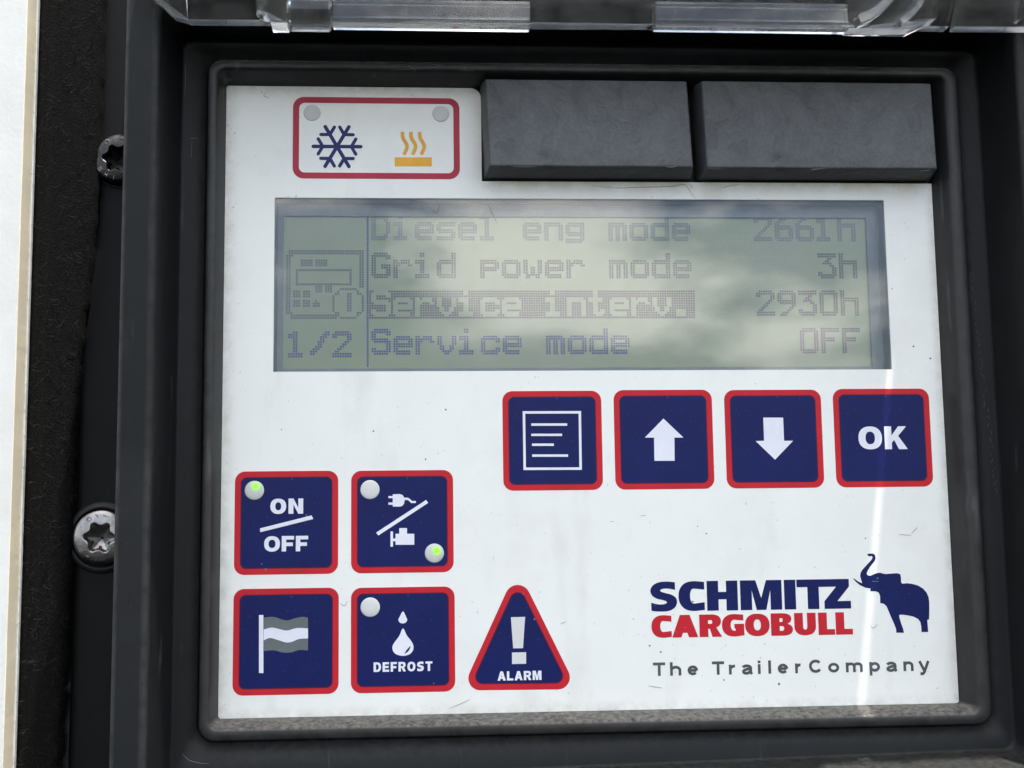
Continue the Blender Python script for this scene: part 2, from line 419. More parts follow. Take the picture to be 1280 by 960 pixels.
def led_mat(off):
    """milky lens with the lit diode showing through off-centre"""
    m, t, b = nt('lit_green_indicator')
    tc = N(t, 'ShaderNodeTexCoord'); mp = N(t, 'ShaderNodeMapping'); mp.inputs['Location'].default_value = (-off[0] * .001, 0, -off[1] * .001)
    t.links.new(tc.outputs['Object'], mp.inputs['Vector']); ln = N(t, 'ShaderNodeVectorMath', operation='LENGTH'); t.links.new(mp.outputs[0], ln.inputs[0])
    mr = N(t, 'ShaderNodeMapRange', interpolation_type='SMOOTHERSTEP'); mr.inputs['From Min'].default_value = .0002; mr.inputs['From Max'].default_value = .0013
    mr.inputs['To Min'].default_value = 1; mr.inputs['To Max'].default_value = 0
    t.links.new(ln.outputs['Value'], mr.inputs['Value'])
    t.links.new(mix(t, mr.outputs[0], (.55, .57, .53), (.26, .62, .03)), b.inputs['Base Color']); b.inputs['Roughness'].default_value = .3
    b.inputs['Emission Color'].default_value = (.24, 1, .0, 1)
    t.links.new(mul(t, mr.outputs[0], .22), b.inputs['Emission Strength'])
    return m

# ------------------------------------------------------------------ the setting: yard ground far below, trailer wall beside
def ground_mat():
    m, t, b = nt('asphalt')
    c = mix(t, noise(t, 1.5, 6, .6, lo=.3, hi=.7), (.05, .05, .05), (.09, .088, .082)); t.links.new(c, b.inputs['Base Color']); b.inputs['Roughness'].default_value = .85
    return m

wall = thing('trailer_wall', 'white trailer wall with a raw beige cut edge beside the black felt', 'wall', (-115, 0, -20))
wall['kind'] = 'thing'
MB().box(-220, -97.25, -160, 170, -9, 0).make('outer_skin', M['wall'], wall)
mb = MB()
ys = [-160 + 330 * k / 300 for k in range(301)]
je = [random.uniform(-.012, .012) + .02 * math.sin(y * .31) for y in ys]
mb.loft([[(-97.25, y, -.03) for y in ys], [(-97.1 + q * .5, y, -.12) for y, q in zip(ys, je)], [(-96.75 + q, y, -5.1) for y, q in zip(ys, je)]], close=False)
mb.make('cut_edge', M['core'], wall)
mb = MB(); mb.loft([[(-96.74 + q, y, -5.12) for y, q in zip(ys, je)], [(-96.45 + q * .4, y, -5.2) for y, q in zip(ys, je)], [(-96.3 + q * .4, y, -5.9) for y, q in zip(ys, je)], [(-96.3, y, -9) for y in ys]], close=False)
mb.make('inner_skin', M['wall'], wall)

felt = thing('felt_lining', 'fuzzy black felt lining in the gap beside the white wall', 'lining', (-90, 0, -12))
def lap(y):      # the felt's right-hand edge wanders: it laps over the flange more towards the top
    P = [(-160, -87.6), (-72, -87.0), (-34, -86.0), (1, -85.6), (22, -83.6), (40, -82.4), (64, -82.4), (170, -82.2)]
    for (a, xa), (b, xb) in zip(P, P[1:]):
        if a <= y <= b: return xa + (xb - xa) * (y - a) / (b - a)
def fprof(y):
    e = lap(y) + .12 * math.sin(y * .8) + .08 * math.sin(y * 2.3)
    return [(-97.2, -6.3), (-95.8, -5.6), (-94.2, -3.4), (-92, -1.9), (e - 1.6, -1.3), (e - .6, -1.5), (e - .1, -2.3), (e, -4.2), (e, -9)]
mb = MB(); mb.loft([[(x, y, z) for x, z in fprof(y)] for y in [-160 + 330 * k / 220 for k in range(221)]], close=False)
mb.make('felt_sheet', M['felt'], felt, smooth=True)
mb = MB()
for k in range(900):
    y = random.uniform(-85, 90); pr = fprof(y); x = random.uniform(-95.5, pr[5][0] + .7 * random.random()); a = random.uniform(0, 6.28); L = random.uniform(.7, 2.0)
    z = next((z0 + (z1 - z0) * (x - x0) / (x1 - x0) for (x0, z0), (x1, z1) in zip(pr[:6], pr[1:7]) if x0 <= x <= x1), -1.8)
    p = []
    for q in range(4):
        p.append((x, y, z)); x += L / 3 * math.cos(a); y += L / 3 * math.sin(a); a += random.uniform(-.7, .7); z += random.uniform(-.1, .35)
    mb.tube(p, .026, 3)
fb = mb.make('fibres', M['fibre'], felt); fb['kind'] = 'stuff'

# ------------------------------------------------------------------ the control unit
unit = thing('control_unit', 'black framed refrigeration control panel with white face, display and blue buttons', 'control panel', (15, -80, -6))

def ring(x0, x1, y0, y1, r, z): return [(p[0], p[1], z) for p in rrect(x0, x1, y0, y1, r, 10)]
# inner bezel round the white face
mb = MB()
mb.loft([ring(-57.1, 88.0, -64.15, 61.2, .8, -2.0), ring(-57.2, 88.1, -64.25, 61.3, .8, 0.1), ring(-58.1, 89.9, -65.4, 62.7, 1.6, 4.3), ring(-58.4, 90.4, -65.8, 63.0, 1.9, 4.85),
         ring(-58.8, 90.8, -66.2, 63.4, 2.2, 5.0), ring(-59.7, 92.2, -67.4, 64.5, 2.8, 4.95), ring(-60.1, 92.7, -67.8, 64.9, 3.0, 4.6), ring(-60.25, 92.85, -67.95, 65.05, 3.1, 2.0)])
bezel = mb.make('bezel', M['bezel'], unit, smooth=True)
# outer housing: sunken floor, sloping inside, raised rim; an added narrow slot in the top rim shapes the sun streak
def hring(x0, x1, y0, y1, r, z):
    o = ring(x0, x1, y0, y1, r, z); sx = 86.2 + (y1 - 72) * .133
    o[11:11] = [(sx + SLOT, y1, z), (sx, y1, z)]
    kt = min(1, max(0, (-y0 - 71.5)))
    if kt: o = [(p[0], p[1] + (p[0] - 90) * .016 * kt if p[1] < -60 else p[1], p[2]) for p in o]
    return o
SLOT = 1.15
mb = MB()
HR = [hring(-60.2, 92.8, -67.9, 65.0, 3.1, 2.1), hring(-60.55, 93.1, -68.2, 65.35, 3.3, 2.2), hring(-60.7, 93.3, -68.35, 65.5, 3.4, 3.0), hring(-65.0, 97.0, -72.6, 68.9, 2.0, 3.05), hring(-65.3, 97.3, -72.95, 69.2, 2.1, 3.15),
         hring(-65.6, 97.7, -73.3, 69.5, 2.2, 3.8), hring(-66.8, 99.25, -75.1, 71.2, 2.8, 10.6), hring(-67.5, 100.2, -76.2, 72.2, 3.2, 14.6), hring(-67.75, 100.5, -76.6, 72.5, 3.4, 15.4), hring(-68.2, 101, -77.1, 73.0, 3.7, 15.85), hring(-68.8, 101.6, -77.7, 73.6, 4.2, 16.0), hring(-69.1, 101.9, -78.0, 73.9, 4.4, 16.0), hring(-69.5, 102.3, -78.4, 74.3, 4.8, 16.0), hring(-72.8, 107.4, -95.4, 89.4, 6.4, 16.0), hring(-73.1, 107.7, -95.7, 89.7, 6.4, 16.0),
         hring(-73.4, 108, -96, 90, 6.5, 16.0), hring(-73.9, 108.6, -96.6, 90.6, 6.8, 15.7), hring(-74.1, 109, -97, 91, 7, 15.0), hring(-74.6, 109.4, -97.4, 91.4, 7.2, -6.0)]
mb.loft(HR); hn = len(HR[0])
mb.f = [q for q in mb.f if not (q[0] // hn >= 6 and q[0] % hn == 11)]
housing = mb.make('housing', M['housing'], unit, smooth=True)
MB().box(-74, 108.9, -97, 91.5, -8.2, -6.8).make('slot_backing', M['void'], unit)  # added dark backing, hides the bright sky behind the slot
# added, unseen rail under the lid: stops sun leaking over the frame
mb = MB(); rj = lambda y: 86.2 + (y - 72) * .133
mb.prism([[(-70, 84), (rj(84), 84), (rj(89.5), 89.5), (-70, 89.5)]], 15.9, 20.2); mb.prism([[(rj(84) + SLOT, 84), (106, 84), (106, 89.5), (rj(89.5) + SLOT, 89.5)]], 15.9, 20.2)
mb.make('sun_stop_rail', M['housing'], unit)
# dark well behind the two caps
MB().box(-6.6, 90.2, 41.0, 63.0, -4, -2.6).make('cap_well', M['void'], unit)
# mounting flange with bosses round the screws
SC = [(-80.6, -29.5, 5.25), (-79.0, 46.4, 4.95)]
mb = MB()
prof = [(-74.2, -3.9), (-84.4, -4.0), (-85.4, -4.2), (-86.1, -4.8), (-86.4, -5.6), (-86.5, -6.6)]
mb.loft([[(x, y, z) for y in [-160 + 330 * k / 40 for k in range(41)]] for x, z in prof], close=False)
mb.make('mounting_flange', M['flange'], unit, smooth=True)
for (cx, cy, r) in SC:
    mb = MB()
    rr = [(r + .2, -3.95), (r + .25, -3.6), (r + .5, -3.55), (r + .6, -3.7), (r + .7, -4.6)] if cy > 0 else [(r + .5, -3.98), (r + .55, -3.2), (r + .7, -3.05), (r + 1.0, -3.1), (r + 1.4, -3.4), (r + 1.7, -3.8), (r + 1.9, -4.6)]
    mb.loft([[(p[0], p[1], z) for p in circle(cx, cy, q, 56)] for q, z in rr])
    boss = mb.make('screw_boss', M['void'], unit, smooth=True)
    sc = MB(); na = 96; rads = [0, .1, .2, .3, .4, .46, .5, .54, .58, .62, .66, .7, .76, .84, .92, .97, 1.0, 1.01]
    def hz(q, th):
        tr_ = .50 + .085 * math.cos(6 * th + .4)
        dome = -2.0 + .75 * (1 - q ** 2.4) - (.5 if q > 1.0 else 0) - (.18 if q > .96 else 0)
        k = (tr_ - q) / .05
        k = max(0, min(1, k))
        d6 = q * math.cos((th + .07) % (math.pi / 3) - math.pi / 6)
        pit = -2.75 - 1.35 * (1 - min(1, d6 / .5))
        return dome * (1 - k) + pit * k
    sc.loft([[(cx + r * q * math.cos(2 * math.pi * a / na), cy + r * q * math.sin(2 * math.pi * a / na), hz(q, 2 * math.pi * a / na)) for a in range(na)] for q in rads]
            + [[(cx + r * math.cos(2 * math.pi * a / na), cy + r * math.sin(2 * math.pi * a / na), -4.2) for a in range(na)]])
    screw = sc.make('screw', M['steel' if cy < 0 else 'shaded_steel'], unit, smooth=True)
    for p_ in screw.data.polygons:
        c_ = p_.center + screw.location + unit.location
        if math.hypot(c_.x * 1000 - cx, c_.z * 1000 - cy) < .44 * r: p_.use_smooth = False
    # worn stamped marks round the head
    mk = MB(); zt = -1.62
    for deg, kind in ((120, 'O'), (98, '/'), (77, '-'), (214, 'E'), (238, 'H'), (262, 'I'), (150, '.')):
        a = R(deg); c = Vector((cx + r * .80 * math.cos(a), cy + r * .80 * math.sin(a))); u = Vector((-math.sin(a), math.cos(a))); v = Vector((math.cos(a), math.sin(a)))
        def q(p0, p1): 
            s0 = c + u * p0[0] + v * p0[1]; s1 = c + u * p1[0] + v * p1[1]; mk.tube([(s0.x, s0.y, zt - .02), (s1.x, s1.y, zt - .02)], .07, 5)
        if kind == 'O':
            pts = [(.42 * math.cos(k * .5236), .42 * math.sin(k * .5236)) for k in range(13)]
            for k in range(12): q(pts[k], pts[k + 1])
        elif kind == '/': q((-.25, -.45), (.25, .45))
        elif kind == '-': q((-.35, .1), (.35, .1))
        elif kind == 'E':
            for k in (-.35, 0, .35): q((-.4, k), (.35, k))
        elif kind == 'H': q((-.25, -.4), (-.25, .4)); q((.25, -.4), (.25, .4)); q((-.25, 0), (.25, 0))
        elif kind == 'I': q((0, -.4), (0, .4))
        else: q((-.1, 0), (.1, 0))
    mk.make('stamped_mark', M['steel'], screw)

# white face plate with the display opening
face_out = [(88.0, -64.2), (88.0, 41.6)] + [(-5.6, 41.6)] + rpoly([(-5.6, 50), (-5.6, 61.2), (-20, 61.2)], [0, 2.2, 0])[1:-1] + [(-57.15, 61.2), (-57.15, -64.2)]
face_out = rpoly(face_out[:2], 0)[:0] + face_out
WIN = (-47.3, 77.7, 2.65, 38.0)
mb = MB(); mb.prism([face_out, rrect(*WIN, .12, 2)], -.9, 0.0)
face = mb.make('faceplate', M['face'], unit)

# display: surround, frame, reflector, dots, window
disp = MB()
x0, x1, y0, y1 = WIN
disp.loft([ring(x0 - .02, x1 + .02, y0 - .02, y1 + .02, .15, -.9), ring(x0 + .02, x1 - .02, y0 + .02, y1 - .02, .15, -4.0), ring(x0 + .3, x1 - .3, y0 + .3, y1 - .3, .2, -4.05)])
disp_o = disp.make('display', M['lcd_dark'], unit)
mb = MB(); mb.prism([rrect(x0 + .05, x1 - .05, y0 + .05, y1 - .05, .2), rrect(-46.0, 75.2, 3.85, 35.35, .15)], -5.2, -4.3)
mb.make('display_frame', M['lcd_wall'], disp_o)
MB().box(-46.6, 76.0, 3.2, 36.6, -5.6, -5.0).make('lcd_screen', M['lcd'], disp_o)

F = {}
def gl(ch, rows, top): F[ch] = (rows.split(), top)
gl('D', '######.. #######. ##...##. ##....## ##....## ##....## ##....## ##....## ##...##. #######. ######..', 0)
gl('G', '.######. ######## ##....## ##...... ##...... ##..#### ##..#### ##....## ##....## ######## .######.', 0)
gl('S', '.######. ######## ##....## ##...... #######. .####### ......## ......## ##....## ######## .######.', 0)
gl('O', '.######. ######## ##....## ##....## ##....## ##....## ##....## ##....## ##....## ######## .######.', 0)
gl('0', '.######. ######## ##....## ##....## ##....## ##....## ##....## ##....## ##....## ######## .######.', 0)
gl('F', '######## ######## ##...... ##...... ######.. ######.. ##...... ##...... ##...... ##...... ##......', 0)
gl('1', '..##.... ####.... ####.... ..##.... ..##.... ..##.... ..##.... ..##.... ..##.... ######.. ######..', 0)
gl('2', '.######. ######## ##....## ......## .....##. ....##.. ...##... ..##.... .##..... ######## ########', 0)
gl('3', '######## ######## ....##.. ...##... ..####.. .....##. ......## ......## ##....## ######## .######.', 0)
gl('6', '...###.. ..###... .##..... ##...... #######. ######## ##....## ##....## ##....## ######## .######.', 0)
gl('9', '.######. ######## ##....## ##....## ######## .####### ......## .....##. ....##.. ..###... .###....', 0)
gl('/', '......## .....### ....###. ....##.. ...###.. ...##... ..###... .###.... ###..... ##...... ........', 0)
gl('h', '##...... ##...... ##...... ######## ######## ##....## ##....## ##....## ##....## ##....## ##....##', 0)
gl('d', '......## ......## ......## .####### ######## ##....## ##....## ##....## ##....## ######## .#######', 0)
gl('i', '..##.... ..##.... ........ ####.... ####.... ..##.... ..##.... ..##.... ..##.... ######.. ######..', 0)
gl('l', '####.... ####.... ..##.... ..##.... ..##.... ..##.... ..##.... ..##.... ..##.... ######.. ######..', 0)
gl('t', '..##.... ..##.... ..##.... ######.. ######.. ..##.... ..##.... ..##.... ..##.##. ..#####. ...###..', 0)
gl('e', '.######. ######## ##....## ######## ######## ##...... #######. .######.', 3)
gl('s', '.####### ######## ##...... #######. .####### ......## ######## #######.', 3)
gl('n', '#######. ######## ##....## ##....## ##....## ##....## ##....## ##....##', 3)
gl('g', '.####### ######## ##....## ##....## ######## .####### ......## ######## #######.', 3)
gl('m', '#######. ######## ##.##.## ##.##.## ##.##.## ##.##.## ##.##.## ##.##.##', 3)
gl('o', '.######. ######## ##....## ##....## ##....## ##....## ######## .######.', 3)
gl('r', '##.####. #######. ###...## ##...... ##...... ##...... ##...... ##......', 3)
gl('p', '#######. ######## ##....## ######## #######. ##...... ##...... ##......', 3)
gl('w', '##....## ##....## ##....## ##.##.## ##.##.## ##.##.## .######. .##..##.', 3)
gl('v', '##....## ##....## ##....## ##....## .##..##. .##..##. ..####.. ...##...', 3)
gl('c', '.######. ######## ##....## ##...... ##...... ##....## ######## .######.', 3)
gl('.', '........ ........ ........ ........ ........ .####... .####... .####...', 3)
def text_dots(st, col, row, D):
    for k, ch in enumerate(st):
        if ch == ' ': continue
        rows, top = F[ch]
        for j, rw in enumerate(rows):
            for i, cc in enumerate(rw):
                if cc == '#': D.add((col + 9 * k + i, row + top + j))
PITCH = .494; LX, LYT = -45.45, 35.83
def dots(name, D, mat):
    mb = MB(); g = .055
    for (i, j) in sorted(D):
        if not (0 <= i < 240 and 0 <= j < 64): continue
        x = LX + i * PITCH; y = LYT - j * PITCH
        mb.add([(x + g, y - PITCH + g, -4.96), (x + PITCH - g, y - PITCH + g, -4.96), (x + PITCH - g, y - g, -4.96), (x + g, y - g, -4.96)], [(0, 1, 2, 3)])
    return mb.make(name, mat, disp_o)
def line(st, col, row, mat):
    D = set(); text_dots(st, col, row, D); return dots('display_text', D, M[mat])
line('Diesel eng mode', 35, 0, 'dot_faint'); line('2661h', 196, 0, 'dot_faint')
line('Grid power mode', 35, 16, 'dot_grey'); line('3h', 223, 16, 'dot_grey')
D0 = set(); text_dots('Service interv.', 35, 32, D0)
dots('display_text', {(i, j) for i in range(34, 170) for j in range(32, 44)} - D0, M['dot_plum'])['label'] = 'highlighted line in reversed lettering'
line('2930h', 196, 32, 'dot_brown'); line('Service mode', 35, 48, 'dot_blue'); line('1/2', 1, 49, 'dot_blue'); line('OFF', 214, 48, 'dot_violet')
D = {(33, j) for j in range(0, 64)}; dots('divider_line', D, M['dot_blue'])
D = set()
for i in range(1, 32):
    for j in (15, 16): D.add((i + 0, j))
for i in range(2, 21):
    for j in (42, 43): D.add((i, j))
for j in range(17, 42):
    for i in (0, 1): D.add((i, j))
for j in range(17, 31):
    for i in (30, 31): D.add((i, j))
D.add((2, 41)); D.add((2, 17))
def blk(i0, i1, j0, j1):
    for i in range(i0, i1 + 1):
        for j in range(j0, j1 + 1): D.add((i, j))
blk(6, 10, 19, 21); blk(12, 16, 19, 21)
blk(4, 26, 23, 23); blk(4, 26, 29, 29); blk(4, 4, 23, 29); blk(26, 26, 23, 29)
blk(12, 14, 30, 32); blk(16, 18, 30, 32); blk(3, 5, 32, 34); blk(7, 9, 32, 34); blk(3, 5, 36, 38); blk(7, 9, 36, 38); blk(11, 13, 37, 38); blk(12, 12, 36, 36)
for k in range(40):
    a = 2 * math.pi * k / 40; D.add((round(25 + 6.2 * math.cos(a)), round(37 + 6.2 * math.sin(a))))
blk(25, 26, 33, 40)
dots('panel_symbol', D, M['dot_grey'])
mb = MB(); mb.box(x0 + .04, x1 - .04, y0 + .04, y1 - .04, -.75, -.12); mb.make('window', M['pane'], disp_o)

# the two dark caps
def cap(xa0, xa1, xb0, xb1, zt, zb):
    """front outline (top/bottom) and a base a little larger"""
    mb = MB(); n = 5
    def rg(ins, zo, xo):
        pts = rrect(0, 1, 0, 1, .0001, 1)
        o = []
        for (u, v) in rrect(-1, 1, -1, 1, .03, n):
            yy = 42.95 + (61.2 - 42.95) * (v + 1) / 2
            xl = xb0 + (xa0 - xb0) * (v + 1) / 2; xr = xb1 + (xa1 - xb1) * (v + 1) / 2
            cxx = (xl + xr) / 2; hw = (xr - xl) / 2 + xo; cy = (61.2 + 42.95) / 2; hh = (61.2 - 42.95) / 2 + xo
            xx = cxx + (hw - ins) * u; yy = cy + (hh - ins) * v
            z = zb + (zt - zb) * (v + 1) / 2
            o.append((xx, yy, z + zo))
        return o
    base = [(p[0], p[1], -2.6) for p in rg(0, 0, .95)]
    rings = [base, [(p[0], p[1], .1) for p in rg(0, 0, .85)], rg(0, -.45, .12), rg(0, -.2, .02), rg(.15, -.04, 0), rg(.4, 0, 0)]
    mb.loft(rings); k = len(rings) - 1; m_ = len(base)
    mb.f.append(tuple(range(k * m_, (k + 1) * m_)))
    return mb.make('cover_cap', M['cap'], unit)
M['scuff'] = paint('pale_scuff', (.19, .195, .20), .7)
def scuffs(name, lines, z, parent):
    mb = MB(); 
    for ln_, w in lines:
        q = spline([px(u, v, z) for u, v in ln_], 5) if len(ln_) > 2 else [px(u, v, z) for u, v in ln_]
        k = len(q); mb.tube([(p[0], p[1], z - .02) for p in q], [w * (.25 + .75 * math.sin(math.pi * (i + .5) / k)) for i in range(k)], 4)
    o = mb.make(name, M['scuff'], parent); o['kind'] = 'stuff'; return o
c1 = cap(-4.9, 36.0, -4.25, 36.55, 5.4, 6.4)
c2 = cap(39.1, 86.75, 39.6, 86.9, 5.6, 6.2)
scuffs('scuff_marks', [([(640, 208), (655, 208.5), (670, 208.5)], .06), ([(832, 208.6), (840, 209), (846, 207.5)], .10), ([(690, 110), (700, 120), (708, 126)], .04)], 6.42, c1)
scuffs('scuff_marks', [([(777, 155), (781, 152), (787, 154), (789, 160), (785, 165), (778, 164)], .05), ([(752, 133), (757, 132), (760, 135)], .06), ([(622, 142), (640, 150)], .04)], 6.05, c1)
scuffs('scuff_marks', [([(1013, 212.4), (1020, 211.6), (1032, 210.4)], .10), ([(1150, 214), (1158, 213), (1163, 212.2)], .06), ([(885, 210.5), (905, 211.5)], .05)], 6.22, c2)
scuffs('scuff_marks', [([(1009, 134), (1017, 136.5), (1027, 134)], .06), ([(994, 127), (997, 122)], .05), ([(1136, 136), (1146, 127)], .045), ([(1149, 140), (1151, 139.5)], .07), ([(1136, 190), (1142, 187)], .05), ([(1012, 106), (1022, 110), (1034, 107)], .04)], 5.9, c2)
scuffs('scuff_marks', [([(488, 88), (520, 86), (552, 83.5)], .05), ([(510, 82), (517, 86), (520, 88.5)], .06), ([(530, 78.5), (545, 81), (556, 83)], .05), ([(575, 88), (592, 88.2)], .05)], 5.0, bezel)
scuffs('scuff_marks', [([(1212 + k * 1.1 + random.uniform(-2, 4), 340 + k * 9), (1212 + k * 1.1 + random.uniform(-2, 4), 340 + k * 9 + random.uniform(3, 8))], random.uniform(.012, .03)) for k in range(34)]
       + [([(238, 173), (247, 172.5)], .05), ([(240, 176), (239, 196)], .04), ([(230, 70), (232, 95), (230, 124)], .035), ([(228, 942), (236, 950), (250, 954), (262, 954.5)], .06)], 3.06, housing)

# ------------------------------------------------------------------ lettering
def arc(cx, cy, rx, ry, a0, a1, n=18, e=2.3):
    o = []
    for k in range(n + 1):
        a = R(a0 + (a1 - a0) * k / n); c, s_ = math.cos(a), math.sin(a)
        o.append((cx + rx * math.copysign(abs(c) ** (2 / e), c), cy + ry * math.copysign(abs(s_) ** (2 / e), s_)))
    return o
def glyph(ch, w, h, s, t):
    """heavy capital: s = stem width, t = bar height"""
    if ch == 'I': return [[(0, 0), (w, 0), (w, h), (0, h)]]
    if ch == 'T': return [[(w / 2 - s / 2, 0), (w / 2 + s / 2, 0), (w / 2 + s / 2, h - t), (w, h - t), (w, h), (0, h), (0, h - t), (w / 2 - s / 2, h - t)]]
    if ch == 'L': return [[(0, 0), (w, 0), (w, t), (s, t), (s, h), (0, h)]]
    if ch == 'H': return [[(0, 0), (s, 0), (s, h / 2 - t / 2), (w - s, h / 2 - t / 2), (w - s, 0), (w, 0), (w, h), (w - s, h), (w - s, h / 2 + t / 2), (s, h / 2 + t / 2), (s, h), (0, h)]]
    if ch == 'E': return [[(0, 0), (w, 0), (w, t), (s, t), (s, h / 2 - t / 2), (w * .93, h / 2 - t / 2), (w * .93, h / 2 + t / 2), (s, h / 2 + t / 2), (s, h - t), (w * .98, h - t), (w * .98, h), (0, h)]]
    if ch == 'F': return [[(0, 0), (s, 0), (s, h * .46 - t / 2), (w * .9, h * .46 - t / 2), (w * .9, h * .46 + t / 2), (s, h * .46 + t / 2), (s, h - t), (w, h - t), (w, h), (0, h)]]
    if ch == 'N': return [[(0, 0), (s, 0), (s, h * .6), (w - s * 1.0, 0), (w, 0), (w, h), (w - s, h), (w - s, h * .4), (s, h), (0, h)]]
    if ch == 'M': return [[(0, 0), (s, 0), (s, h * .66), (w / 2 - s * .42, 0), (w / 2 + s * .42, 0), (w - s, h * .66), (w - s, 0), (w, 0), (w, h), (w - s * 1.35, h), (w / 2, h * .40), (s * 1.35, h), (0, h)]]
    if ch == 'K': return [[(0, 0), (s, 0), (s, h * .28), (s * 1.35, h * .40), (w - s * 1.25, 0), (w, 0), (w * .60, h * .58), (w * .97, h), (w - s * 1.25, h), (s, h * .60), (s, h), (0, h)]]
    if ch == 'Z': k = s * 1.15; return [[(0, 0), (w, 0), (w, t), (k, t), (w * .98, h - t), (w * .98, h), (0, h), (0, h - t), (w * .98 - k, h - t), (0, t)]]
    if ch == 'A':
        ap = s * .55; sl = s * 1.05; L = lambda y: y / h * (w / 2 - ap); b0, b1 = h * .20, h * .20 + t * .85
        return [[(0, 0), (sl, 0), (L(b0) + sl, b0), (w - L(b0) - sl, b0), (w - sl, 0), (w, 0), (w / 2 + ap, h), (w / 2 - ap, h)],
                [(L(b1) + sl, b1), (w - L(b1) - sl, b1), (w / 2, min(h * .86, (w / 2 - sl) / (w / 2 - ap) * h))]]
    if ch == 'O': return [arc(w / 2, h / 2, w / 2, h / 2, 0, 352, 44), arc(w / 2, h / 2, w / 2 - s, h / 2 - t, 0, 352, 44)]
    if ch == 'C':
        cx = w * .60
        return [[(w, h * .97)] + arc(cx, h / 2, cx, h / 2, 80, 280, 30) + [(w, h * .03), (w, h * .04 + t)] + arc(cx, h / 2, cx - s, h / 2 - t, 275, 85, 26) + [(w, h * .96 - t)]]
    if ch == 'G':
        cx = w * .56
        return [[(w * .97, h * .97)] + arc(cx, h / 2, cx, h / 2, 80, 280, 30) + [(w, h * .05), (w, h * .56), (w * .56, h * .56), (w * .56, h * .56 - t * .8), (w - s, h * .56 - t * .8), (w - s, t)] + arc(cx, h / 2, cx - s, h / 2 - t, 280, 85, 26) + [(w * .97, h * .96 - t)]]
    if ch == 'U': return [[(0, h)] + arc(w / 2, h * .40, w / 2, h * .40, 180, 360, 24) + [(w, h), (w - s, h)] + arc(w / 2, h * .40, w / 2 - s, h * .40 - t, 360, 180, 20) + [(s, h)]]
    if ch == 'D': return [[(0, 0), (w * .45, 0)] + arc(w * .45, h / 2, w * .55, h / 2, -88, 88, 22) + [(w * .45, h), (0, h)], [(s, t)] + [(w * .44, t)] + arc(w * .44, h / 2, w * .56 - s, h / 2 - t, -86, 86, 18) + [(w * .44, h - t), (s, h - t)]]
    if ch in 'RP':
        c = h * .695; ry = h - c
        o = [(0, 0), (s, 0), (s, h * .36), (w * .46, h * .36), (w - s * 1.12, 0), (w, 0), (w * .74, h * .42)] + arc(w * .55, c, w * .41, ry, -52, 88, 16) + [(w * .55, h), (0, h)]
        return [o, [(s, h * .39 + t * .75), (w * .52, h * .39 + t * .75)] + arc(w * .52, (h * .39 + t * .75 + h - t) / 2, w * .44 - s, (h - t - h * .39 - t * .75) / 2, -85, 85, 10) + [(w * .52, h - t), (s, h - t)]]
    if ch == 'B':
        o = [(0, 0), (w * .55, 0)] + arc(w * .55, h * .275, w * .45, h * .275, -88, 70, 14) + arc(w * .52, h * .75, w * .42, h * .25, -62, 88, 14) + [(w * .52, h), (0, h)]
        def hole(b0, b1, xr): return [(s, b0), (w * .5, b0)] + arc(w * .5, (b0 + b1) / 2, xr - w * .5, (b1 - b0) / 2, -85, 85, 10) + [(w * .5, b1), (s, b1)]
        return [o, hole(t * .85, h * .51 - t * .32, w - s), hole(h * .53 + t * .32, h - t * .85, w * .94 - s)]
    if ch == 'S':
        a = spline([(.93, .97), (.78, .99), (.60, 1.0), (.36, .98), (.14, .89), (.03, .72), (.08, .55), (.24, .44), (.46, .385), (.58, .345), (.62, .30), (.56, .255), (.42, .235), (.24, .25), (.05, .30)], 4)
        b = spline([(.05, .03), (.25, .005), (.46, 0), (.70, .02), (.90, .12), (.99, .29), (.95, .45), (.80, .555), (.58, .615), (.44, .655), (.385, .70), (.44, .745), (.58, .765), (.74, .755), (.93, .715)], 4)
        return [[(p[0] * w, p[1] * h) for p in a + b]]
def word(name, letters, y0, y1, s, t, z, mat, parent):
    """letters: (char, x0, x1) in mm on the panel"""
    mb = MB()
    for ch, xa, xb in letters:
        mb.flat([[(xa + p[0], y0 + p[1]) for p in l] for l in glyph(ch, xb - xa, y1 - y0, s if ch != 'I' else xb - xa, t)], z)
    return mb.make(name, mat, parent)
def spaced(txt, xa, xb, widths, gap):
    tot = sum(widths[c] for c in txt) + gap * (len(txt) - 1); k = (xb - xa) / tot; x = xa; o = []
    for c in txt:
        o.append((c, x, x + widths[c] * k)); x += (widths[c] + gap) * k
    return o
BW = dict(O=1.05, N=.98, F=.82, K=1.02, D=.98, E=.86, R=.98, S=.92, T=.92, A=1.04, L=.82, M=1.14)
Z1, Z2, Z3, Z4 = .03, .045, .06, .075

# printed keys
def key(name, x0, y0, w, label=None):
    """blue key with red border; (x0, y0) = lower left corner"""
    o = rrect(x0, x0 + w, y0, y0 + w, 2.0); i0 = rrect(x0 + 1.12, x0 + w - 1.12, y0 + 1.12, y0 + w - 1.12, 1.25); i1 = rrect(x0 + 1.30, x0 + w - 1.30, y0 + 1.30, y0 + w - 1.30, 1.1)
    k = MB().prism([i1], .0, Z1).make(name, M['blue'], unit)
    MB().prism([o, i0], .0, Z1).make('border', M['red'], k)
    MB().prism([i0, i1], .0, Z1).make('overprint_line', M['seam'], k)
    if label: k['label'] = label
    return k
def led(parent, u, v, d=3.75, lit=None, mat='led_off'):
    x, y = px(u, v); mb = MB(); n = 36
    mb.loft([[(p[0], p[1], z) for p in circle(x, y, d / 2 * q, n)] for q, z in ((1, 0), (1, Z3), (.9, Z3 + .06), (.6, Z3 + .13), (.25, Z3 + .16))])
    mb.f.append(tuple(range(4 * n, 5 * n)))
    o = mb.make('indicator_light', led_mat(lit) if lit else M[mat], parent, smooth=True)
    if lit: o['label'] = 'indicator lit green'
    return o
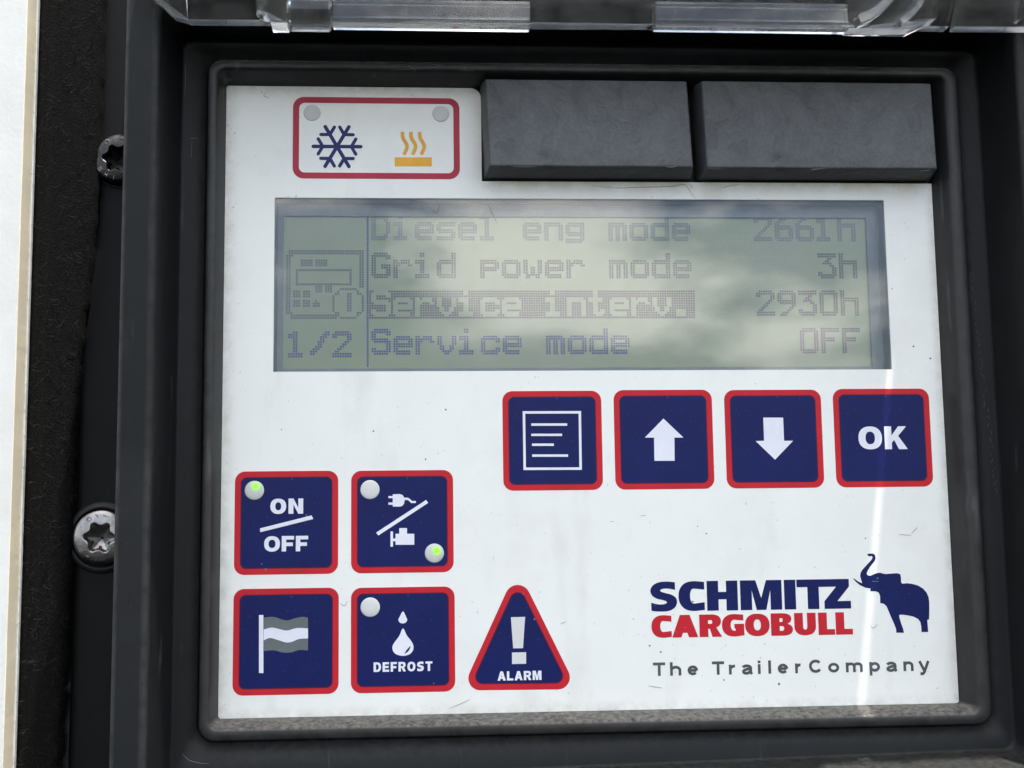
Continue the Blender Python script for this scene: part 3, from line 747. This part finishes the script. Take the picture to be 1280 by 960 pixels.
def zpts(pts, ox, oy, k): return [px(ox + p[0] / k, oy + p[1] / k) for p in pts]
def icon(parent, shapes, z=Z2, mat='icon', name='icon'):
    mb = MB()
    for i, s_ in enumerate(shapes): mb.flat(s_ if isinstance(s_[0], list) else [s_], z + .004 * i)
    return mb.make(name, M[mat], parent)
def ptxt(txt, u0, u1, vt, vb, gap, s, t, parent):
    um = (u0 + u1) / 2; xa = px(u0, (vt + vb) / 2)[0]; xb = px(u1, (vt + vb) / 2)[0]; ya = px(um, vb)[1]; yb = px(um, vt)[1]
    return word('lettering', spaced(txt, xa, xb, BW, gap), ya, yb, s, t, Z2, M['icon'], parent)

K1, K2, RA, RB = -54.5, -31.92, -37.06, -59.96
k = key('push_button', K1, RA, 20.06, 'on and off button with its lamp lit green')
led(k, 318, 613, lit=(.25, .75)); ptxt('ON', 338, 379, 623.2, 642.3, .16, .95, .72, k)
icon(k, [zpts([(20, 722), (278, 657), (286, 675), (22, 741)], 320, 480, 4)]); ptxt('OFF', 330.2, 385.2, 670, 689.3, .12, .85, .70, k)
k = key('push_button', K2, RA, 20.0, 'grid and diesel button, lower lamp lit green')
led(k, 462.5, 612); led(k, 543, 691.5, lit=(.45, .45))
icon(k, [zpts([(97, 632), (125, 665), (722, 275), (697, 240)], 460, 600, 9.6),
         zpts([(297, 172), (380, 168), (415, 180), (435, 212), (475, 212), (500, 225), (530, 252), (575, 252), (575, 275), (520, 277), (480, 240), (440, 240), (432, 285), (410, 312), (380, 320), (297, 318), (297, 297), (245, 297), (245, 270), (297, 270), (297, 217), (245, 217), (245, 193), (297, 193)], 460, 600, 9.6),
         zpts([(330, 645), (375, 645), (375, 577), (468, 577), (468, 645), (555, 645), (555, 777), (330, 777), (330, 735), (300, 735), (300, 800), (270, 800), (270, 617), (300, 617), (300, 702), (330, 702)], 460, 600, 9.6)])
k = key('push_button', K1, RB, 20.22, 'flag button')
icon(k, [zpts([(15, 195), (37, 195), (37, 485), (15, 485)], 320, 720, 4)], Z2)
ft = spline([(38, 208), (90, 205), (150, 222), (200, 210), (235, 204), (260, 209)], 6); fb1 = spline([(260, 372), (215, 370), (180, 381), (140, 383), (90, 372), (38, 375)], 6)
mt = spline([(38, 268), (80, 258), (130, 269), (160, 272), (205, 260), (260, 262)], 6); m2_ = spline([(260, 312), (215, 315), (180, 329), (150, 332), (110, 320), (70, 310), (38, 322)], 6)
icon(k, [zpts(ft + mt[::-1], 320, 720, 4)], Z2, 'flag_grey', 'flag_stripe'); icon(k, [zpts(m2_ + fb1[::-1], 320, 720, 4)], Z2, 'flag_grey', 'flag_stripe')
icon(k, [zpts([(38.5, p[1]) if p[0] < 38.6 else p for p in mt] + m2_, 320, 720, 4)], Z2, 'icon', 'flag_stripe')
k = key('push_button', K2, RB, 20.12, 'defrost button')
led(k, 462.8, 759)
drop = zpts(spline([(735, 262), (716, 300), (692, 333), (682, 355), (687, 378), (705, 393), (735, 399), (766, 392), (784, 373), (787, 350), (776, 325), (754, 297)], 5, True), 320, 720, 4)
icon(k, [drop, zpts(spline([(735, 177), (718, 205), (712, 220), (720, 233), (734, 237), (748, 233), (756, 220), (750, 204)], 5, True), 320, 720, 4)])
icon(k, [zpts(spline([(744, 387), (752, 372), (772, 350), (766, 370), (752, 384)], 4, True), 320, 720, 4)], Z3, 'blue', 'drop_highlight')
ptxt('DEFROST', 467, 540.5, 827.3, 839.3, .20, .46, .40, k)
RR = -21.29
k = key('push_button', -1.98, RR, 19.85, 'menu list button')
sq = [px(653.3, 514), px(726.3, 513.8), px(727.3, 587.3), px(654.3, 587.6)][::-1]
icon(k, [[sq, inset(sq, .5)[::-1]]] + [[px(a, v + 1.5), px(b_, v + 1.5), px(b_, v - 1.5), px(a, v - 1.5)] for a, b_, v in ((664, 709, 530.7), (664, 702.5, 543.6), (665, 692.2, 555.9), (665.2, 710, 569.5))])
k = key('push_button', 20.36, RR, 19.95, 'up arrow button')
icon(k, [zpts([(757, 173), (857, 268), (812, 268), (813, 384), (712, 384), (710, 268), (664, 268)], 640, 480, 4)])
k = key('push_button', 42.82, RR, 19.85, 'down arrow button')
icon(k, [[px(954, 522), px(978.8, 522), px(980, 551), px(991.3, 551), px(968.8, 574.6), px(944.5, 551.3), px(955, 551)]])
k = key('push_button', 65.14, RR, 19.95, 'ok button')
ptxt('OK', 1073, 1134, 533, 561.6, .12, 1.45, 1.05, k)
# alarm triangle
tri = [px(577, 863), px(721.5, 861.5), px(646.5, 710)]
to = rpoly(tri, [2.3, 2.3, 2.5]); ti = rpoly(inset(tri, 1.12), [1.5, 1.5, 1.6]); tj = rpoly(inset(tri, 1.30), [1.35, 1.35, 1.45])
k = MB().prism([tj], 0, Z1).make('alarm_lamp', M['blue'], unit)
MB().prism([to, ti], 0, Z1).make('border', M['red'], k); MB().prism([ti, tj], 0, Z1).make('overprint_line', M['seam'], k)
icon(k, [[px(638.6, 771.5), px(656.4, 771), px(653.7, 810.2), px(641.4, 810.4)], [px(640, 815.6), px(657.6, 815.2), px(657.6, 829.6), px(640, 830)]], Z2, 'led_off')
ptxt('ALARM', 622, 676.8, 838.8, 850.3, .16, .46, .40, k)
# cooling / heating frame
x0m, y1m = px(366.4, 121); x1m, y0m = px(575, 224.2)
o = rrect(x0m, x1m, y0m, y1m, 2.2); i0 = rrect(x0m + 1.25, x1m - 1.25, y0m + 1.25, y1m - 1.25, 1.15)
k = MB().prism([o, i0], 0, Z1).make('mode_indicator', M['dull_red'], unit)
led(k, 390, 141, 3.4, mat='led_dull'); led(k, 551, 142.2, 3.4, mat='led_dull')
cx, cy = px(421.3, 183.2); pm = .1672; fl = []
for a in range(3):
    c_, s_ = math.cos(R(60 * a)), math.sin(R(60 * a)); fl.append(capsule((cx - 28.6 * pm * c_, cy - 28.6 * pm * s_), (cx + 28.6 * pm * c_, cy + 28.6 * pm * s_), 4.4 * pm))
for a in range(6):
    rot = lambda x, y: (cx + pm * (x * math.cos(R(60 * a)) - y * math.sin(R(60 * a))), cy + pm * (x * math.sin(R(60 * a)) + y * math.cos(R(60 * a))))
    for sg in (1, -1): fl.append(capsule(rot(17.2, 0), rot(22.6, 9.4 * sg), 4.0 * pm))
icon(k, fl, Z1, 'snow_blue', 'snowflake_symbol')
ws = []
for dx in (0, 42.5, 86): ws.append(zpts(stroke(spline([(732 + dx, 660), (735 + dx, 690), (750 + dx, 716), (755 + dx, 738), (740 + dx, 774)], 5), 18), 320, 0, 4))
ws.append(zpts([(694, 787), (879, 787), (879, 832), (694, 832)], 320, 0, 4))
icon(k, ws, Z1, 'orange', 'heat_symbol')

# maker's emblem
def zx(u): return px(800 + u / 4.571, 744)[0]
yt = px(937, 725.4)[1]; yb_ = px(937, 762.6)[1]
lg = word('maker_lettering', [(c, zx(a), zx(b_)) for c, a, b_ in (('S', 55, 212), ('C', 220, 368), ('H', 382, 558), ('M', 573, 810), ('I', 824, 890))], yb_, yt, 2.30, 1.45, Z1, M['blue'], unit)
mb = MB(); tb = 1.5; xs = [zx(v) for v in (896, 957, 1022, 1052, 1203, 1196)]
zk = 2.65
mb.flat([[(xs[0], yt), (xs[0], yt - tb), (xs[1], yt - tb), (xs[1], yb_), (xs[2], yb_), (xs[2], yt - tb), (xs[5] - zk, yt - tb), (xs[3], yb_ + tb), (xs[3], yb_), (xs[4], yb_), (xs[4], yb_ + tb), (xs[3] + zk, yb_ + tb), (xs[5], yt - tb), (xs[5], yt)]], Z1)
mb.make('letter', M['blue'], lg)
def zx2(u): return px(800 + u / 4.571, 781)[0]
word('maker_lettering', [(c, zx2(a), zx2(b_)) for c, a, b_ in (('C', 65, 180), ('A', 182, 331), ('R', 339, 468), ('G', 468, 595), ('O', 600, 740), ('B', 748, 873), ('U', 882, 1005), ('L', 1019, 1113), ('L', 1118, 1215))],
     px(937, 795.3)[1], px(937, 767.2)[1], 1.75, 1.12, Z1, M['red'], unit)
el = [(350, 100), (385, 95), (415, 97), (431, 113), (435, 145), (425, 172), (400, 202), (375, 235), (355, 270), (345, 295), (355, 312), (380, 318), (412, 305), (450, 290), (485, 287), (510, 296), (540, 300), (600, 295), (652, 292), (677, 299), (686, 315), (690, 345), (690, 380),
      (702, 396), (750, 392), (800, 398), (860, 415), (910, 445), (945, 485), (965, 530), (972, 580), (973, 660), (970, 755), (952, 758), (955, 800), (962, 880), (895, 880), (892, 830), (883, 780), (858, 748), (810, 725), (750, 712), (700, 706), (671, 710), (675, 740), (690, 790), (710, 845), (720, 887),
      (642, 887), (640, 850), (625, 810), (590, 730), (560, 660), (545, 622), (518, 598), (482, 590), (480, 520), (468, 488), (440, 473), (380, 471), (387, 446), (330, 435), (280, 412), (240, 380), (217, 352), (207, 337), (227, 350), (258, 373), (302, 393), (290, 355), (281, 320), (285, 290), (300, 260), (330, 228), (365, 190), (392, 160), (406, 135), (397, 118), (378, 125), (360, 118)]
emb = icon(unit, [zpts(el, 1040, 680, 8)], Z1, 'blue', 'elephant_emblem')
icon(emb, [zpts([(398, 370), (432, 372), (466, 373), (466, 377), (432, 377), (398, 374)], 1040, 680, 8), zpts([(446, 338), (456, 334), (463, 339), (463, 347), (453, 351), (447, 346)], 1040, 680, 8)], Z2, 'emb_line', 'eye_line')
# "The TrailerCompany" in thin spaced letters, drawn with one stroke weight
def ell(cx, cy, rx, ry, a0, a1, n=16): return [(cx + rx * math.cos(R(a0 + (a1 - a0) * k / n)), cy + ry * math.sin(R(a0 + (a1 - a0) * k / n))) for k in range(n + 1)]
def thin(ch, w, H, X, t):
    """stroke centre lines of one letter: w wide, H capital height, X small-letter height"""
    h = t / 2
    if ch == 'T': return [[(0, H - h), (w, H - h)], [(w / 2, H - t), (w / 2, 0)]]
    if ch == 'h': return [[(h, 0), (h, H)], ell(w / 2, X * .55, w / 2 - h, X * .45 - h, 165, 0, 14) + [(w - h, 0)]]
    if ch == 'n': return [[(h, 0), (h, X)], ell(w / 2, X * .55, w / 2 - h, X * .45 - h, 165, 0, 14) + [(w - h, 0)]]
    if ch == 'm': q = w / 2; return [[(h, 0), (h, X)], ell(q / 2 + h / 2, X * .62, q / 2 - h / 2, X * .38 - h, 165, 0, 12) + [(q, 0)], ell(q * 1.5 - h / 2, X * .62, q / 2 - h / 2, X * .38 - h, 165, 0, 12) + [(w - h, 0)]]
    if ch == 'r': return [[(h, 0), (h, X)], ell(w * .9, X * .5, w * .9 - h, X * .5 - h, 160, 88, 8)]
    if ch == 'i': return [[(w / 2, 0), (w / 2, X)], [(w / 2, H - t * .9), (w / 2, H)]]
    if ch == 'l': return [[(w / 2, 0), (w / 2, H)]]
    if ch == 'e': return [[(t * .6, X * .5), (w - h * 1.2, X * .5)], ell(w / 2, X / 2, w / 2 - h, X / 2 - h, -4, 318, 32)]
    if ch == 'o': return [ell(w / 2, X / 2, w / 2 - h, X / 2 - h, 90, 450, 32)]
    if ch == 'C': return [ell(w / 2 + h * .3, H / 2, w / 2 - h, H / 2 - h, 42, 322, 34)]
    if ch == 'a': return [ell(w * .46, X * .62, w * .38, X * .38 - h, 160, 0, 14) + [(w * .84, X * .2), (w * .93, 0)], [(w * .82, X * .56), (w * .45, X * .5)] + ell(w * .42, X * .27, w * .42 - h, X * .25 - h * .5, 110, 330, 14) + [(w * .82, X * .3)]]
    if ch == 'p': return [[(h, -X * .38), (h, X)], ell(w / 2, X / 2, w / 2 - h, X / 2 - h, 90, 450, 32)]
    if ch == 'y': return [[(h * .8, X), (w * .52, 0)], [(w - h * .8, X), (w * .5, -X * .14), (w * .36, -X * .30), (w * .14, -X * .30)]]
mb = MB(); yb0 = px(818, 845)[1]; yH = px(818, 828.2)[1] - yb0; yX = yH * .735; tw = .55; q_ = 0
for ch, a, b_ in (('T', 816.4, 831.7), ('h', 837.6, 851.6), ('e', 859.5, 872.6), ('T', 890.1, 905.4), ('r', 911.2, 919.6), ('a', 927.5, 940.6), ('i', 947.3, 951), ('l', 960.4, 964.1), ('e', 972.3, 985.3), ('r', 994, 1001.6), ('C', 1011, 1027.6), ('o', 1035.4, 1049.2),
                  ('m', 1057.5, 1078.6), ('p', 1087, 1100.2), ('a', 1108.2, 1121.4), ('n', 1129.5, 1142.2), ('y', 1148.5, 1162.2)):
    xa = px(a, 840)[0]; w_ = px(b_, 840)[0] - xa
    for pl in thin(ch, w_, yH, yX, tw):
        q_ = (q_ + 1) % 3; o_ = stroke([(xa + p[0], yb0 + p[1]) for p in pl], tw); n_ = len(pl); z_ = Z1 + .006 * q_
        mb.add([(p[0], p[1], z_) for p in o_], [(i, 2 * n_ - 1 - i, 2 * n_ - 2 - i, i + 1) for i in range(n_ - 1)])
mb.make('slogan_lettering', M['text_grey'], unit)

# grime lying on the face: hairs, scuffs and specks
mb = MB()
def hair(pts, r=.042):
    q = spline([px(*p, .05) for p in pts], 6); mb.tube([(p[0], p[1], .06) for p in q], [r * (.35 + .65 * math.sin(math.pi * i / (len(q) - 1))) for i in range(len(q))], 5)
for h_ in ([(535, 258), (545, 266), (549, 258), (546, 250)], [(610, 254), (617, 270), (622, 280)], [(740, 232), (770, 235), (800, 234), (838, 233), (856, 231), (865, 243), (870, 249)], [(862, 230), (866, 236)], [(900, 236), (910, 233), (925, 231)], [(425, 754), (431, 757), (434, 751)],
           [(333, 115), (330, 120), (337, 122)], [(326, 112), (328, 117)], [(1139, 667), (1147, 659)], [(1123, 668), (1139, 669)], [(561, 886), (575, 880), (588, 874)], [(810, 857), (828, 860)], [(1088, 782), (1092, 785), (1097, 780)], [(700, 780), (708, 777)], [(763, 652), (767, 652)], [(800, 645), (808, 644)]):
    hair(h_)
def speck(u, v, r):
    c = px(u, v, .05); n = 9
    ring_ = [(c[0] + r * random.uniform(.55, 1.1) * math.cos(6.283 * k / n), c[1] + r * random.uniform(.55, 1.1) * math.sin(6.283 * k / n), .02) for k in range(n)]
    mb.add(ring_ + [(c[0], c[1], .1)], [(k, (k + 1) % n, n) for k in range(n)])
for u, v, r in ((1163, 448, .25), (1142, 433, .22), (1082, 673, .18), (883, 667, .2), (872, 658, .15), (974, 855, .3), (866, 752, .2), (322, 617, .32), (383, 644, .25), (332, 712, .35), (327, 705, .2), (668, 774, .3), (542, 854, .2), (352, 537, .15), (467, 539, .2), (557, 512, .2), (532, 574, .2), (812, 807, .22), (845, 789, .18), (826, 815, .2), (905, 850, .2), (1115, 361, .15)):
    speck(u, v, r)
for k in range(120):
    e = random.random(); u = random.uniform(285, 1160); v = random.uniform(240, 885)
    if e < .35: u = 284 + random.expovariate(1 / 10); v = random.uniform(130, 880)
    elif e < .5: v = 238 + random.expovariate(1 / 6); u = random.uniform(600, 1150)
    elif e < .68: u = random.uniform(800, 1120); v = random.uniform(790, 870)
    x, y = px(u, v)
    if (WIN[0] - .5 < x < WIN[1] + .5 and WIN[2] - .5 < y < WIN[3] + .5) or (x > -6 and y > 41.4) or x > 87.6 or y < -63.9: continue
    speck(u, v, random.uniform(.03, .085))
gr = mb.make('grime', M['dirt'], face); gr['kind'] = 'stuff'

# ------------------------------------------------------------------ clear lid, hinged along the top and swung up
MB.shear = .42        # the lid leans outwards
def lp(u, v, z): 
    q = px(u, v, z); return q
def bevbox(mb, x0, x1, y0, y1, z0, z1, c=.5):
    """box with chamfered long edges, running along x"""
    prof = [(y0 + c, z0), (y1, z0), (y1, z1), (y0 + c, z1), (y0 + .3 * c, z1 - .3 * c), (y0, z1 - c), (y0, z0 + c), (y0 + .3 * c, z0 + .3 * c)]
    rings = [[(x, p[0], p[1]) for p in prof] for x in (x0, x1)]
    b = len(mb.v); mb.loft(rings); n = len(prof); mb.f.append(tuple(b + i for i in range(n))); mb.f.append(tuple(b + n + i for i in reversed(range(n))))
ZL = 19.2
def LX_(u, v=30, z=ZL): return px(u, v, z)[0]
def LY_(v, u=640, z=ZL): return px(u, v, z)[1]
# main sheet
YT = 112.0
GX = 86.2          # lid joint opened into an added gap that lets the sun streak through
main = MB(); gj = lambda y: GX + (y - 72) * .133
main.prism([[(LX_(235, 25), LY_(25, 290)), (LX_(352, 25), LY_(25, 350)), (LX_(352, 25), LY_(31)), (LX_(1150), LY_(32, 1150)), (gj(LY_(32.5, 1166)), LY_(32.5, 1166)), (gj(YT), YT), (LX_(235), YT)]], ZL - 3, ZL, bottom=True)
main.prism([[(gj(LY_(32.5, 1166)) + SLOT, LY_(32.5, 1166)), (LX_(1400), LY_(32.5, 1270)), (LX_(1400), YT), (gj(YT) + SLOT, YT)]], ZL - 3, ZL, bottom=True)
lid_o = main.make('clear_lid', M['clear'], unit, weld=True); lid_o['label'] = 'clear plastic lid swung up on its hinge'
# left chamfered end
mb = MB(); mb.prism([[(LX_(160, 0), LY_(-25, 200)), (LX_(180, 0), LY_(-14, 200)), (LX_(218, 20), LY_(20, 218)), (LX_(234.5, 24), LY_(24, 235)), (LX_(234.5, 24), YT), (LX_(160, 0), YT)]], ZL - 2.5, ZL + .6, bottom=True); mb.make('lid_end', M['clear'], lid_o, weld=True)
# hinge lips
mb = MB(); bevbox(mb, LX_(418), LX_(660), LY_(41.5, 540), LY_(12, 540), ZL + .1, ZL + 4.5, 1.0); mb.make('hinge_lip', M['clear'], lid_o, weld=True)
mb = MB(); bevbox(mb, LX_(815), LX_(1051), LY_(44, 930), LY_(15, 930), ZL + .1, ZL + 4.5, 1.0); mb.make('hinge_lip', M['clear'], lid_o, weld=True)
# tab and knuckles
mb = MB(); mb.prism([rpoly([(LX_(325, 25), LY_(-60, 340)), (LX_(362, 41), LY_(-60, 350)), (LX_(362, 41), LY_(41, 350)), (LX_(342, 41), LY_(41, 345)), (LX_(336, 30), LY_(28, 340)), (LX_(325, 25), LY_(25.5, 330))][::-1], 0)], ZL + .1, ZL + 5, bottom=True); mb.make('hinge_tab', M['clear'], lid_o, weld=True)
def knuckle(u0, u1, vb, r, z):
    x0, x1 = LX_(u0), LX_(u1); cy = LY_(vb, (u0 + u1) / 2, z) + r; n = 28; b = MB()
    rings = [[(x, cy + r * q * math.cos(6.2832 * k / n), z + r * q * math.sin(6.2832 * k / n)) for k in range(n)] for x, q in ((x0, .9), (x0 + .4, 1), (x1 - .4, 1), (x1, .9))]
    b.loft(rings); b.f.append(tuple(range(n))); b.f.append(tuple(3 * n + i for i in reversed(range(n))))
    o = b.make('hinge_knuckle', M['clear'], lid_o, weld=True)
    p = MB(); rr = r * .45
    p.loft([[(x, cy + rr * math.cos(6.2832 * k / 20), z + rr * math.sin(6.2832 * k / 20)) for k in range(20)] for x in (x0 + .6, x1 - .6)])
    return o
knuckle(363, 416, 38.5, 3.6, ZL + 4.5)
mb = MB()
cxk = LX_(1140); 
prof = [(LX_(1052), LY_(45, 1052)), (LX_(1100), LY_(46, 1100)), (LX_(1128), LY_(46.5, 1128)), (LX_(1150), LY_(36, 1150)), (LX_(1161), LY_(32.6, 1165)), (LX_(1161), YT), (LX_(1052), YT)]
mb.prism([prof], ZL + .1, ZL + 4.2, bottom=True); mb.make('hinge_bracket', M['clear'], lid_o, weld=True)
# curved rib on the bracket
mb = MB(); cpt = spline([(LX_(1058), LY_(42, 1058)), (LX_(1080), LY_(32, 1080)), (LX_(1098), LY_(14, 1095)), (LX_(1106), LY_(-8, 1100)), (LX_(1110), LY_(-40, 1100))], 6)
so_ = stroke(cpt, 1.7); mb.prism([so_], ZL + 4.3, ZL + 7.5, bottom=True); mb.make('curved_rib', M['clear'], lid_o, weld=True)
mb = MB(); cpt = spline([(LX_(1112), LY_(43, 1112)), (LX_(1128), LY_(30, 1128)), (LX_(1140), LY_(12, 1140)), (LX_(1144), LY_(-10, 1144)), (LX_(1146), LY_(-40, 1144))], 6)
mb.prism([stroke(cpt, 1.1)], ZL + 4.3, ZL + 6.5, bottom=True); mb.make('curved_rib', M['clear'], lid_o, weld=True)
for u in (1268,):
    mb = MB(); mb.box(LX_(u) - .3, LX_(u) + .3, LY_(30, u), YT, ZL + .1, ZL + 2.2); mb.make('lid_rib', M['clear'], lid_o)
mb = MB(); mb.box(LX_(325) - .5, LX_(325) + .9, LY_(22, 325), YT, ZL + .1, ZL + 2.6); mb.make('lid_rib', M['clear'], lid_o)
MB.shear = 0
